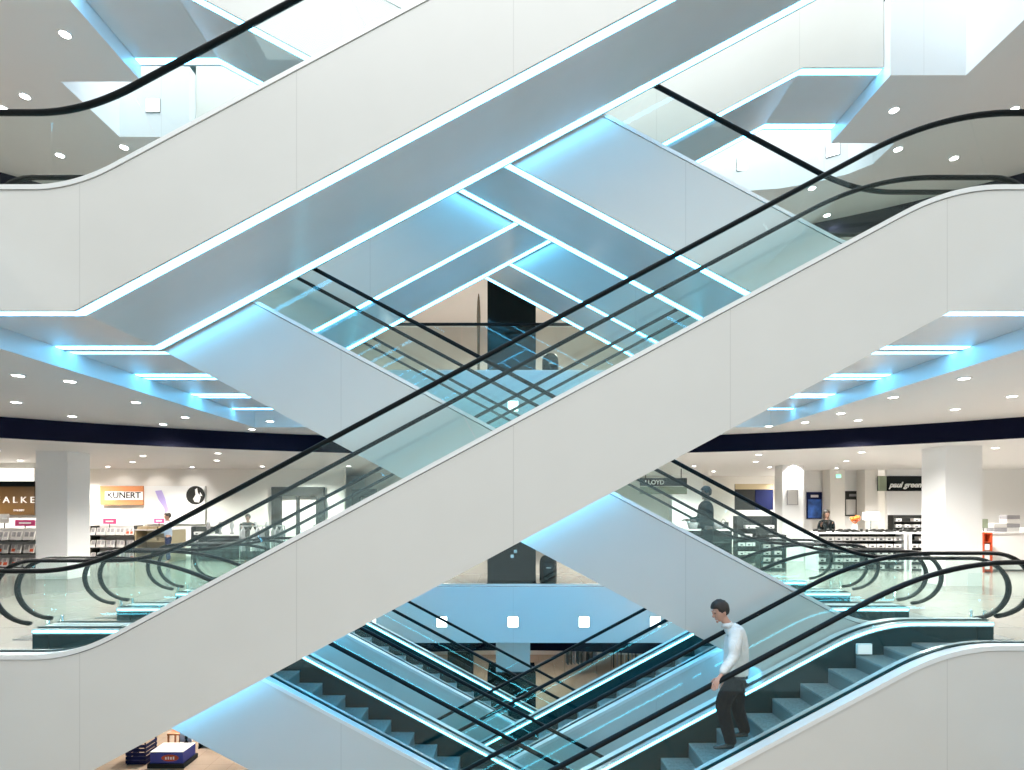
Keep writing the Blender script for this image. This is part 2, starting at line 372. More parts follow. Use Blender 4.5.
# ------------------------------------------------------------------ lamps in ceilings and slab edges
def downlight_proto():
    bm = bmesh.new(); lathe(bm, [(0.10, 0), (0.10, -0.012), (0.075, -0.012), (0.075, -0.002)], 0, 0, 0, 18)
    t = thing('ceiling_downlight', '', 'downlight')
    fin(bm, 'bezel', M['white'], t); bm = bmesh.new(); lathe(bm, [(0.068, -0.004), (0.068, -0.014)], 0, 0, 0, 16); fin(bm, 'lens', M['lamp'], t)
    return t
DLP = downlight_proto(); dl_used = False
def downlight(x, y, z, label, group):
    global dl_used
    o = DLP if not dl_used else copy_tree(DLP); dl_used = True
    o.location = (x, y, z); tag(o, label, 'downlight', group)
def on_plane(px, py, z):
    d = F_PX * (z - EYE) / (507.0 - py); return (px - 513) * d / F_PX, d
zc2 = 2 * ST - EDGE; zc1 = ST - EDGE
for px, py in [(65, 34), (60, 155), (124, 147), (3, 108), (25, 96)]:
    x, y = on_plane(px, py, zc2); downlight(x, y, zc2, 'round downlight in the beige ceiling above the upper floor, left of the void', 'upper ceiling downlights on the left')
for px, py in [(894, 110), (898, 149), (954, 158), (1014, 109), (812, 188), (827, 215)]:
    x, y = on_plane(px, py, zc2); downlight(x, y, zc2, 'round downlight in the beige ceiling above the upper floor, right of the void', 'upper ceiling downlights on the right')
for px, py in [(70, 381), (163, 424), (185, 417), (252, 429), (16, 402), (136, 402), (270, 421), (72, 416), (18, 375)]:
    x, y = on_plane(px, py, zc1); downlight(x, y, zc1, 'round downlight in the middle floor ceiling, inside the curved navy band on the left', 'middle ceiling downlights on the left')
for px, py in [(964, 378), (893, 397), (841, 413), (769, 426), (858, 420), (1012, 396), (955, 409), (805, 422)]:
    x, y = on_plane(px, py, zc1); downlight(x, y, zc1, 'round downlight in the middle floor ceiling, inside the curved navy band on the right', 'middle ceiling downlights on the right')
def shop_lights(sx, label, group, spots):
    for (x, y) in spots: downlight(sx * x, y, SC1, label, group)
shop_lights(-1, 'round downlight in the hosiery shop ceiling beyond the navy band', 'hosiery shop downlights', [(8.2, 15.6), (10.8, 16.4), (13.6, 14.8), (9.5, 18), (12.6, 18.6), (15.8, 18), (7.2, 18.2), (9.2, 20.6), (12, 21), (15, 20.8), (6.0, 20.5), (18, 20)])
shop_lights(1, 'round downlight in the shoe shop ceiling beyond the navy band', 'shoe shop downlights', [(7, 16), (9.5, 15.3), (12.2, 14.2), (8, 18.5), (10.8, 18.2), (13.6, 17.8), (16.2, 16.8), (6.6, 20.5), (9.6, 21), (12.4, 21.5), (15.6, 20.6), (18.6, 19.5), (8.4, 23.5), (11.4, 24), (14.6, 24.5), (18, 23.5), (5.4, 23)])
# square lamps in the slab edges
bm = bmesh.new(); box(bm, -.135, .135, -.016, 0, -.135, .135); SQ = fin(bm, 'square_lamp', M['dark']); bm = bmesh.new(); box(bm, -.125, .125, -.022, -.0165, -.125, .125); fin(bm, 'lens', M['sq'], SQ)
first = True
for z, yy_, X, lab in ((0.0, VY1, (-1.72, 0.0, 1.72, 3.44, -3.44), 'square white lamp set in the pale blue slab edge of the middle floor'),
                  (ST, VY1, (-3.8, -1.9, 0.0, 1.9, 3.8), 'square white lamp set in the slab edge of the upper floor')):
    for x in X:
        o = SQ if first else copy_tree(SQ); first = False
        o.location = (x, yy_, z - 0.85); tag(o, lab, 'lamp', lab + 's')
o = copy_tree(SQ); o.location = (-6.95, 10.85, 2 * ST - .76); tag(o, 'square white lamp in the bright recess at the upper left ceiling', 'lamp')
o = copy_tree(SQ); o.location = (6.95, 12.2, 2 * ST - .76); o.rotation_euler = (0, 0, R(-30)); tag(o, 'square white lamp at the corner of the bright recess, upper right', 'lamp')
o = copy_tree(SQ); o.location = (5.2, 12.73, 2 * ST - .76); tag(o, 'square white lamp just above the top edge of the blue escalator side', 'lamp')

def spot(x, y, z, e, col=(1, .95, .88), ang=150, r=0.12, tgt=None):
    l = bpy.data.lights.new('spot', 'SPOT'); l.energy = e; l.color = col; l.spot_size = R(ang); l.spot_blend = 0.6; l.shadow_soft_size = r
    o = bpy.data.objects.new('spot_lamp', l); COL.objects.link(o); o.location = (x, y, z)
    if tgt: o.rotation_euler = (Vector(tgt) - Vector((x, y, z))).to_track_quat('-Z', 'Y').to_euler()
    return o
for x, y in ((-17, 17), (-12, 15.8), (-12.5, 19.5), (-8, 17.2), (-8, 20.4), (-3, 18), (2.5, 18), (-16.5, 20.5)): spot(x, y, SC1 - .05, 860)
for x, y in ((8, 17), (12, 15.5), (10, 20), (14.5, 19), (18.5, 18), (7, 23), (12.5, 24.5), (17.5, 23.5), (20, 14)): spot(x, y, SC1 - .05, 1150, (1, .98, .93))
for x, y in ((-9, 10.5), (-9.5, 6.5), (9, 10.5), (9.5, 6.5), (-12, 8), (12, 8), (-3.5, 14.8), (3.5, 14.8), (-8, 13), (8, 13), (-13.6, 12.3), (12.8, 11.6)): spot(x, y, zc1 - .05, 640)
for x, y in ((-9, 10.5), (9, 10.5), (-10, 5), (10, 5), (-8, 14), (8, 14), (-13, 9), (13, 9)): spot(x, y, zc2 - .05, 430)
for x, y in ((-3, 17), (3, 17), (0, 18.5), (-6, 18), (6, 18)): spot(x, y, ST + SC1 - .05, 620)
for x, y in ((-9.5, 16.5), (-7.5, 19), (-3, 17), (3, 17), (8, 18), (0, 22), (-12, 20)): spot(x, y, -2.15, 330, (1, .93, .84))
for x in (-15.2, -13.9, -12.5): spot(x, 20.6, SC1 - .05, 45, (1, .97, .92), 70, .06, (x, 22, 2.2))

# ------------------------------------------------------------------ columns
def column(name, x0, x1, y0, y1, z0, z1, m, label, cap=None):
    o = boxes(name, [(x0, x1, y0, y1, z0, z1)], M[m]); tag(o, label, 'column'); return o
for z0, z1, s in ((0.0, SC1, 'middle'), ):
    column('square_column', -12.75, -11.9, 15.0, 15.8, z0, z1, 'white', 'broad white square column in front of the hosiery shop, left')
    column('square_column', 10.55, 11.45, 13.7, 14.5, z0, zc1 if False else SC1 + .42, 'white', 'broad white square column in front of the shoe counters, right')
column('square_column', 9.6, 10.35, 20.0, 20.6, 0, SC1, 'white', 'brightly lit white column with a framed panel, by the shoe shop')
column('square_column', 12.65, 13.24, 22.4, 22.95, 0, SC1, 'offw', 'cream column behind the woman at the shoe counter')
column('square_column', 14.04, 14.56, 22.4, 22.95, 0, SC1, 'offw', 'cream column next to the black shop sign')
column('square_column', 7.2, 8.6, 25.4, 26, 0, SC1, 'white', 'white wall pier behind the man in dark suit')
def clad_column(zf, h, zc, label):
    t = thing('clad_column', label, 'column', (0, 14.3, zf))
    boxes('shaft', [(-.43, .43, -.15, .6, 0, zc - zf)], M['fascia'], t)
    boxes('black_cladding', [(-.64, .57, -.25, .7, 0.03, h)], M['black'], t)
    boxes('plinth', [(-.66, .59, -.27, .72, 0, .03)], M['dark'], t)
    return t
clad_column(ST, 3.3, zc2, 'tall black clad column behind the guardrail of the upper floor')
t = clad_column(0.0, 2.4, zc1, 'black clad column with small white mark at the middle floor edge')
boxes('white_mark', [(.02, .10, -.262, -.251, .78, .86), (-.06, .02, -.262, -.251, .66, .74)], M['white'], t)
clad_column(-ST, 3.0, -EDGE, 'pale column with black lower casing seen under the pale blue slab')

def litter_bin(loc, label):
    t = thing('litter_bin', label, 'bin', loc); t.scale = (.9, .9, .84)
    bm = bmesh.new(); lathe(bm, [(.23, 0), (.23, .03), (.24, .04), (.24, .62), (.232, .66)], 0, 0, 0, 24); fin(bm, 'barrel', M['black'], t, True)
    bm = bmesh.new(); lathe(bm, [(.235, .665), (.225, .74), (.19, .81), (.12, .865), (.03, .885)], 0, 0, 0, 24); fin(bm, 'dome_lid', M['black'], t, True)
    boxes('label_plate', [(-.06, .06, -.252, -.241, .50, .53)], M['card'], t)
litter_bin((0.88, 14.05, 0), 'black dome topped litter bin on the middle floor beside the black column')
litter_bin((0.98, 14.75, ST), 'black dome topped litter bin on the upper floor beside the tall black column')
# slim pylon
t = thing('slim_pylon', 'slim brown upright pylon behind the guardrail of the upper floor', 'pylon', (-0.87, 14.2, ST))
bm = bmesh.new(); lathe(bm, [(.03, .05), (.035, .9), (.05, 1.5), (.035, 1.9), (.01, 2.1)], 0, 0, 0, 12); fin(bm, 'shaft', mat('brown_wood', (.22, .14, .08), .4), t, True)
bm = bmesh.new(); lathe(bm, [(.14, 0), (.14, .03), (.03, .05)], 0, 0, 0, 16); fin(bm, 'foot', M['dark'], t)

# glass guards on chrome feet beside the landings
def glass_guard(x, y, label):
    t = thing('glass_guard', label, 'guard', (x, y, 0))
    boxes('glass_sheet', [(-.17, .17, -.006, .006, .03, .80)], M['glass'], t)
    for s in (-1, 1):
        bm = bmesh.new(); lathe(bm, [(.045, 0), (.045, .012), (.024, .02), (.024, .16)], s * .11, 0, 0, 14); fin(bm, 'clamp_foot', M['chrome'], t, True)
glass_guard(-7.5, 9.2, 'nearest small glass guard on chrome feet by the left landings')
glass_guard(-7.5, 10.9, 'small glass guard on chrome feet, second along the left landings')
glass_guard(-7.5, 12.75, 'farthest small glass guard on chrome feet by the left landings')
glass_guard(7.95, 9.6, 'nearest small glass guard on chrome feet by the right landings')
glass_guard(7.9, 11.8, 'second small glass guard on chrome feet by the right landings')
glass_guard(7.7, 13.4, 'farthest small glass guard on chrome feet by the right landings')

# ------------------------------------------------------------------ hosiery shop, left
def sign(name, px0, px1, py0, py1, d, m, label, cat='sign', dep=.05):
    a = W(px0, py1, d); b = W(px1, py0, d); cx = (a.x + b.x) / 2; cz = (a.z + b.z) / 2; w_, h_ = (b.x - a.x), (b.z - a.z)
    t = thing(name, label, cat, (cx, d, cz))
    boxes('board', [(-w_ / 2, w_ / 2, 0, dep, -h_ / 2, h_ / 2)], M[m], t); return t, w_, h_
t, w_, h_ = sign('brand_sign', -28, 34, 486.5, 515, 19.0, 'gold', 'brown gold hosiery brand wall sign beside the broad left column')
boxes('black_header', [(-w_ / 2, w_ / 2, -.02, .05, h_ / 2, h_ / 2 + .17)], M['black'], t)
text_part('lettering', 'F A L K E', .30, M['card'], t, (.42, -.012, 0.02), sx=1.15)
text_part('small_lettering', 'STRUMPF', .09, M['card'], t, (.55, -.012, -.33))
t, w_, h_ = sign('cove_lamp', -28, 34, 468.5, 481, 19.05, 'white', 'bright white light cove above the brown gold sign', 'lamp')
boxes('lens', [(-w_ / 2, w_ / 2, -.02, -.005, -h_ / 2, h_ / 2)], M['cove'], t)
wall('wall_brand', (-21, -16.0, 19.12, 19.3, 0, SC1), 'offw')
t, w_, h_ = sign('brand_sign', 100, 143, 486, 505, 21.85, 'orange', 'copper coloured hosiery brand sign on the white shop wall')
boxes('white_band', [(-w_ / 2 + .2, w_ / 2, -.01, -.001, -.17, .15)], M['white'], t)
text_part('lettering', 'KUNERT', .34, M['dark'], t, (.1, -.014, 0), sx=1.0, bold=.004)
t, w_, h_ = sign('wall_panel', 144, 205, 486, 524, 21.9, 'white', 'glossy white wall panel with leg picture and round emblem', 'panel')
# leg picture
bm = bmesh.new(); pl = [(-.75, .55), (-.50, .58), (-.36, .25), (-.24, -.15), (-.28, -.42), (-.36, -.42), (-.40, -.12), (-.62, .22)]
a = [bm.verts.new((x, -.012, z)) for x, z in pl]; b = [bm.verts.new((x, -.001, z)) for x, z in pl]; bm.faces.new(a); bm.faces.new(b[::-1])
for i in range(len(pl)): bm.faces.new((a[i], a[(i + 1) % len(pl)], b[(i + 1) % len(pl)], b[i]))
fin(bm, 'leg_picture', M['lilac'], t)
bm = bmesh.new(); c0 = (.83, .38)
tube(bm, (c0[0], -.002, c0[1]), (c0[0], -.03, c0[1]), .36, 28); fin(bm, 'round_emblem', M['dark'], t)
bm = bmesh.new()
for pl in ([(.80, .12), (.98, .10), (1.04, .30), (.93, .48), (.90, .66), (.82, .60), (.84, .40), (.74, .24)], [(.98, .34), (1.10, .36), (1.02, .50)]):
    a = [bm.verts.new((x, -.036, z)) for x, z in pl]; b = [bm.verts.new((x, -.031, z)) for x, z in pl]; bm.faces.new(a); bm.faces.new(b[::-1])
    for i in range(len(pl)): bm.faces.new((a[i], a[(i + 1) % len(pl)], b[(i + 1) % len(pl)], b[i]))
fin(bm, 'white_figure', M['white'], t)
def card(px0, px1, py0, py1, d, m, label):
    t, w_, h_ = sign('shelf_card', px0, px1, py0, py1, d, m, label, 'card', .01); z = W(0, py1, d).z
    boxes('stem', [(-.012, .012, 0, .012, -h_ / 2 - .35, -h_ / 2)], M['dark'], t)
    boxes('printed_line', [(-w_ * .3, w_ * .3, -.004, -.001, -.025, .025)], M['white'], t)
card(15, 35, 520, 526, 17.17, 'pink', 'magenta price card over the near hosiery rack')
card(0, 9, 514, 523, 17.17, 'card', 'white and pink price card over the near hosiery rack')
card(103, 116, 518.5, 524, 20.1, 'pink', 'magenta price card under the copper sign')
card(154, 164, 518.5, 523, 20.1, 'pink', 'magenta price card under the leg picture')

pack_bm = bmesh.new(); box(pack_bm, -.075, .075, -.012, .012, 0, .26, 0); box(pack_bm, -.05, .05, -.016, -.012, .10, .24, 1)
PK = fin(pack_bm, 'hosiery_pack', [M['card'], M['grey']]); PKR = None
bm = bmesh.new(); box(bm, -.075, .075, -.012, .012, 0, .26, 0); box(bm, -.05, .05, -.016, -.012, .04, .13, 1); box(bm, -.065, .02, -.016, -.012, .14, .24, 2); PKR = fin(bm, 'hosiery_pack', [M['card'], M['red'], M['grey']])
pk_first = {0: True, 1: True}
def rack(x0, x1, y, zs, n, label, packs_label, group, redp=.45):
    t = thing('display_rack', label, 'rack', ((x0 + x1) / 2, y, 0)); h = (x1 - x0) / 2
    for s in (-1, 1): boxes('side_frame', [(s * h - .02, s * h + .02, -.05, .4, 0, zs[-1] + .34)], M['dark'], t)
    boxes('back_panel', [(-h, h, .36, .38, 0.05, zs[-1] + .34)], M['card'], t)
    for z in zs: boxes('shelf', [(-h, h, -.12, .36, z - .03, z)], M['dark'], t)
    for z in zs:
        for i in range(n):
            q = 1 if random.random() < redp else 0
            src = PKR if q else PK; o = src if pk_first[q] else src.copy()
            if not pk_first[q]: COL.objects.link(o)
            pk_first[q] = False
            o.location = (x0 + (x1 - x0) * (i + .5) / n, y - .08 + .05 * (i % 2), z + .006); o.rotation_euler = (R(-14), 0, R(random.uniform(-12, 12)))
            tag(o, packs_label, 'pack', group)
rack(-16.4, -14.05, 16.8, [.15, .55, .94], 12, 'tall rack of hosiery packs in front of the brown gold sign', 'hosiery pack standing on the near hosiery rack', 'hosiery packs on the near rack')
rack(-15.0, -13.45, 20.0, [.05, .49, .93], 9, 'rack of hosiery packs under the copper sign', 'hosiery pack standing on the rack under the copper sign', 'hosiery packs on the rack under the copper sign', .12)
def table(name, x0, x1, y0, y1, z, mt, mb, label, cat='table', shelves=0):
    t = thing(name, label, cat, ((x0 + x1) / 2, (y0 + y1) / 2, 0)); a, b = (x1 - x0) / 2, (y1 - y0) / 2
    boxes('table_top', [(-a, a, -b, b, z - .04, z)], M[mt], t)
    for sx in (-1, 1):
        boxes('end_panel', [(sx * a - (.03 if sx > 0 else 0), sx * a + (.03 if sx < 0 else 0), -b, b, 0, z - .041)], M[mb], t)
    boxes('back_panel', [(-a + .031, a - .031, b * .2, b * .2 + .03, 0.02, z - .041)], M[mb], t)
    for k in range(shelves):
        zz = (k + 1) * (z - .04) / (shelves + 1); boxes('shelf', [(-a + .031, a - .031, -b + .02, b * .2 - .001, zz - .02, zz)], M[mb], t)
    return t
def goods(src, n, fn, label, cat, group):
    for i in range(n):
        o = src if i == 0 else src.copy()
        if i: COL.objects.link(o)
        o.location, rz = fn(i); o.rotation_euler = (0, 0, rz); tag(o, label, cat, group)
table('display_table', -13.2, -12.0, 19.6, 20.6, 1.15, 'card', 'sand', 'beige display table beside the rack under the leg picture', shelves=2)
bm = bmesh.new()
for k in range(4): box(bm, -.16 + .006 * k, .16 - .006 * k, -.12, .12, .025 * k, .025 * k + .022)
FG = fin(bm, 'folded_garments', M['sand'])
goods(FG, 9, lambda i: ((-13.0 + .38 * (i % 3), 19.78, (0.38, .76, 1.152)[i // 3]), 0), 'pile of folded sand coloured garments on the beige table', 'garments', 'piles on the beige table')
table('display_table', -11.1, -8.7, 19.8, 20.7, .95, 'card', 'dark', 'low dark display table behind the man in pale blue shirt', shelves=1)
bm = bmesh.new(); lathe(bm, [(.05, 0), (.07, .03), (.03, .10), (.05, .2), (.08, .3), (.05, .42), (.03, .45)], 0, 0, 0, 12); BU = fin(bm, 'bust_form', M['grey'], None, True)
goods(BU, 6, lambda i: ((-10.9 + .42 * i, 20.1, .951), 0), 'small grey display form on the low dark table', 'display form', 'display forms on the low table')
# garment rails
def garment_rail(x, y, rz, z0, label, cols, n=10):
    t = thing('garment_rail', label, 'rail', (x, y, z0), rz)
    bm = bmesh.new(); tube(bm, (-.7, 0, 1.3), (.7, 0, 1.3), .016); fin(bm, 'hanging_bar', M['chrome'], t)
    for s in (-1, 1):
        bm = bmesh.new(); tube(bm, (s * .7, 0, .04), (s * .7, 0, 1.3), .016); tube(bm, (s * .7, -.28, .02), (s * .7, .28, .02), .018); fin(bm, 'leg', M['chrome'], t)
    return t
def garment(x, y, z, rz, m, label, group, src=[None]):
    bm = bmesh.new(); pl = [(0, 1.25), (-.05, 1.2), (-.22, 1.12), (-.24, .95), (-.19, .92), (-.20, .45), (.20, .45), (.19, .92), (.24, .95), (.22, 1.12), (.05, 1.2)]
    a = [bm.verts.new((-.02, yy, zz)) for yy, zz in pl]; b = [bm.verts.new((.02, yy, zz)) for yy, zz in pl]; bm.faces.new(a); bm.faces.new(b[::-1])
    for i in range(len(pl)): bm.faces.new((a[i], a[(i + 1) % len(pl)], b[(i + 1) % len(pl)], b[i]))
    o = fin(bm, 'hanging_garment', M[m]); o.location = (x, y, z); o.rotation_euler = (0, 0, rz); tag(o, label, 'garment', group)
def filled_rail(x, y, rz, z0, label, glabel, group, ms, n=9):
    garment_rail(x, y, rz, z0, label, ms)
    for i in range(n):
        u = -.6 + 1.2 * i / (n - 1); garment(x + u * math.cos(rz), y + u * math.sin(rz), z0 + .03, rz, ms[i % len(ms)], glabel, group)
filled_rail(-8.3, 18.6, R(10), 0, 'chrome garment rail in front of the dark doorway', 'dark garment on the rail before the doorway', 'garments before the doorway', ['grey', 'dark', 'card', 'grey'])
filled_rail(-6.2, 19.4, R(-5), 0, 'chrome garment rail right of the dark doorway', 'garment on the rail beside the doorway', 'garments beside the doorway', ['card', 'grey', 'sand'])
# doorway frames
def doorway(name, px0, px1, py0, d, label):
    a = W(px0, py0, d); b = W(px1, py0, d)
    t = struct(boxes(name, [(a.x, a.x + .35, d - .06, d + .1, 0, a.z), (b.x - .3, b.x, d - .06, d + .1, 0, a.z), (a.x + .35, b.x - .3, d - .06, d + .1, a.z - .35, a.z), (a.x + .95, a.x + 1.05, d - .05, d + .1, 0, a.z - .36)], M['dark'])); return t
doorway('door_1', 272, 324, 487, 21.85, '')
doorway('door_2', 352, 376, 489, 24.8, '')

# ------------------------------------------------------------------ shoe shop, right
t, w_, h_ = sign('brand_sign', 640, 687, 478, 486, 22.0, 'black', 'black shop sign with white capitals behind the man in dark suit')
boxes('lower_strip', [(-w_ / 2, w_ / 2, 0, .05, -h_ / 2 - .32, -h_ / 2 - .02)], M['sgreen'], t)
boxes('hanger', [(sx_ - .015, sx_ + .015, .01, .04, h_ / 2, SC1 - t.location.z) for sx_ in (-.7, .7)], M['dark'], t)
text_part('lettering', 'LLOYD', .24, M['white'], t, (-.35, -.012, -.02), bold=.006)
def hung(px, pw, py, label): pass
t, w_, h_ = sign('wall_screen', 735, 773, 484, 510, 25.0, 'dark', 'large dark wall panel between white piers in the shoe shop', 'panel')
boxes('navy_half', [(0.05, w_ / 2, -.02, -.001, -h_ / 2, h_ / 2 - .25)], M['dblue'], t)
boxes('header', [(-w_ / 2, w_ / 2, -.03, -.021, h_ / 2 - .24, h_ / 2)], M['sand'], t)
t, w_, h_ = sign('poster', 807, 822, 492, 519, 23.0, 'dblue', 'tall blue poster left of the woman at the shoe counter', 'poster')
boxes('picture', [(-w_ / 2 + .04, w_ / 2 - .04, -.012, -.001, -h_ / 2 + .05, h_ / 2 - .3)], M['blue'], t)
boxes('caption_line', [(-w_ / 4, w_ / 4, -.012, -.001, h_ / 2 - .22, h_ / 2 - .12)], M['card'], t)
t, w_, h_ = sign('poster', 845, 862, 491, 516, 23.0, 'dark', 'dark poster right of the woman at the shoe counter', 'poster')
boxes('picture', [(-w_ / 2 + .04, w_ * .12, -.012, -.001, -h_ / 2 + .05, h_ / 2 - .35)], M['card'], t)
boxes('caption_line', [(-w_ / 4, w_ / 4, -.012, -.001, h_ / 2 - .22, h_ / 2 - .12)], M['grey'], t)
wall('wall_shoes', (14.9, 20.6, 22.36, 22.5, 0, SC1), 'white')
t, w_, h_ = sign('brand_sign', 878, 926, 476, 491, 22.3, 'black', 'black shop sign with white script over the white shoe wall')
boxes('side_wing', [(-w_ / 2 - .001, -w_ / 2 + .32, -.03, -.001, -h_ / 2, h_ / 2)], M['sgreen'], t)
text_part('lettering', 'paul green', .30, M['white'], t, (.12, -.012, -.06), shear=.35, bold=.008)
t, w_, h_ = sign('framed_panel', 787, 798, 490, 505, 19.965, 'card', 'white framed panel fixed to the brightly lit column', 'panel', .03)
for x0, x1, z0, z1 in ((-w_ / 2, w_ / 2, h_ / 2 - .02, h_ / 2), (-w_ / 2, w_ / 2, -h_ / 2, -h_ / 2 + .02), (-w_ / 2, -w_ / 2 + .02, -h_ / 2, h_ / 2), (w_ / 2 - .02, w_ / 2, -h_ / 2, h_ / 2)):
    boxes('frame_bar', [(x0, x1, -.02, -.001, z0, z1)], M['grey'], t)
t, w_, h_ = sign('exit_sign', 836, 841, 474.5, 478, 19, 'white', 'small green emergency exit sign hanging from the shoe shop ceiling')
boxes('lit_face', [(-w_ / 2 + .01, w_ / 2 - .01, -.012, -.001, -h_ / 2 + .01, h_ / 2 - .01)], M['green'], t)
boxes('hanger', [(-.008, .008, .01, .03, h_ / 2, SC1 - (507 - 476.2) * 19 / F_PX - EYE)], M['white'], t)
# counters with shoe boxes
bm = bmesh.new(); box(bm, -.11, .11, 0, .19, 0, .10, 0); box(bm, -.114, .114, -.004, .194, .075, .108, 0); box(bm, -.04, .04, -.008, -.0041, .02, .06, 1)
SB = fin(bm, 'shoe_box', [M['card'], M['dark']]); sb_used = [False]
def shoe_boxes(x0, x1, y, zs, n, label, group, skip=.15):
    for z in zs:
        for i in range(n):
            if random.random() < skip: continue
            o = SB if not sb_used[0] else SB.copy()
            if sb_used[0]: COL.objects.link(o)
            sb_used[0] = True; o.location = (x0 + (x1 - x0) * (i + .5) / n, y, z + .001); o.rotation_euler = (0, 0, 0); tag(o, label, 'box', group)
def counter(x0, x1, y, label, rows, n, gl, grp):
    h = 1.17; t = thing('shop_counter', label, 'counter', ((x0 + x1) / 2, y, 0)); a = (x1 - x0) / 2
    boxes('counter_top', [(-a, a, -.3, .4, h - .05, h)], M['white'], t)
    for s in (-1, 1): boxes('end_panel', [(s * a - (.06 if s > 0 else 0), s * a + (.06 if s < 0 else 0), -.28, .38, 0, h - .051)], M['white'], t)
    boxes('back_panel', [(-a + .06, a - .06, .1, .14, .02, h - .051)], M['dark'], t)
    zs = []
    for r in range(rows):
        z = .06 + r * (h - .1) / rows; zs.append(z)
        boxes('shelf', [(-a + .061, a - .061, -.26, .099, z - .02, z)], M['dark'], t)
    shoe_boxes((x0 + .08), (x1 - .08), y - .2, zs, n, gl, grp)
counter(9.15, 11.85, 17.2, 'white topped shoe counter with the woman behind it', 5, 10, 'pale shoe box on the dark shelves of the counter before the woman', 'shoe boxes in the counter before the woman')
counter(11.95, 13.6, 17.2, 'white topped shoe counter below the black script sign', 5, 6, 'pale shoe box on the dark shelves of the counter below the script sign', 'shoe boxes in the counter below the script sign')
def shelving(x0, x1, y, zs, top, label, gl, grp, n, mf='dark'):
    t = thing('shoe_shelving', label, 'shelving', ((x0 + x1) / 2, y, 0)); a = (x1 - x0) / 2
    for s in (-1, 1): boxes('upright', [(s * a - .02, s * a + .02, -.22, .1, 0, top)], M[mf], t)
    boxes('back_panel', [(-a + .021, a - .021, .06, .08, 0, top)], M[mf], t)
    for z in zs: boxes('shelf', [(-a + .021, a - .021, -.22, .059, z - .02, z)], M[mf], t)
    shoe_boxes(x0 + .04, x1 - .04, y - .18, zs, n, gl, grp, .05)
shelving(14.5, 16.3, 21.6, [.3, .6, .9, 1.15, 1.38], 1.62, 'dark shoe shelving under the black script sign', 'pale shoe box on the shelving under the script sign', 'shoe boxes under the script sign', 5)
shelving(7.4, 8.15, 17.0, [.1, .3, .5, .7, .9], 1.10, 'narrow dark shoe shelving near the bright column', 'shoe box on the narrow dark shelving', 'shoe boxes on the narrow shelving', 2)
# shoes on counter
bm = bmesh.new()
pr = [(-.13, .0), (-.13, .07), (-.06, .09), (.0, .07), (.08, .05), (.13, .03), (.13, 0)]
a = [bm.verts.new((x, -.035, z)) for x, z in pr]; b = [bm.verts.new((x, .035, z)) for x, z in pr]; bm.faces.new(a); bm.faces.new(b[::-1])
for i in range(len(pr)): bm.faces.new((a[i], a[(i + 1) % len(pr)], b[(i + 1) % len(pr)], b[i]))
SH = fin(bm, 'display_shoe', M['dark'])
goods(SH, 24, lambda i: ((9.35 + .34 * (i % 12), 17.0 + .27 * (i // 12), 1.172), R(20 + 40 * (i % 3))), 'dark shoe displayed on the white counter tops', 'shoe', 'shoes on the counters')
bm = bmesh.new(); box(bm, -.16, .16, -.05, .05, 0, .02); box(bm, -.01, .01, -.01, .01, .02, .16); box(bm, -.14, .14, -.05, .05, .16, .18); DSP = fin(bm, 'shoe_riser', M['grey'])
goods(DSP, 4, lambda i: ((12.15 + .4 * i, 17.5, 1.172), 0), 'small grey riser at the back of the white counter tops', 'riser', 'risers on the counters')
bm = bmesh.new(); box(bm, -.15, .15, -.07, .07, 0, .22)
for k_ in range(8): tube(bm, (-.08 + .02 * k_, 0, .22 + .10 * math.sin(math.pi * k_ / 8)), (-.06 + .02 * k_, 0, .22 + .10 * math.sin(math.pi * (k_ + 1) / 8)), .008, 5)
HB = fin(bm, 'handbag', M['dark'])
goods(HB, 4, lambda i: ((7.55 + .0 * i, 17.0, 1.102) if i == 0 else (6.0 + .36 * i, 18.9, 1.202), 0), 'dark handbag on the dark shelving and table near the bright column', 'handbag', 'handbags near the bright column')
# low tables with shoes by the suited man
table('display_table', 3.6, 5.4, 17.6, 18.5, 1.0, 'white', 'dark', 'white topped display table beyond the man in dark suit', shelves=2)
table('display_table', 5.7, 7.1, 18.2, 19.2, 1.2, 'white', 'dark', 'dark display table with baskets left of the bright column', shelves=2)
SH2 = SH.copy(); COL.objects.link(SH2)
goods(SH2, 6, lambda i: ((3.8 + .28 * i, 17.9, 1.002), R(30 * i)), 'dark shoe on the table beyond the man in suit', 'shoe', 'shoes beyond the man in suit')
bm = bmesh.new(); lathe(bm, [(.12, 0), (.19, .22), (.17, .22), (.11, .03)], 0, 0, 0, 16); BK = fin(bm, 'basket', M['grey'], None, True)
goods(BK, 3, lambda i: ((5.95 + .42 * i, 18.6, 1.202), 0), 'grey basket on the dark display table', 'basket', 'baskets on the dark table')
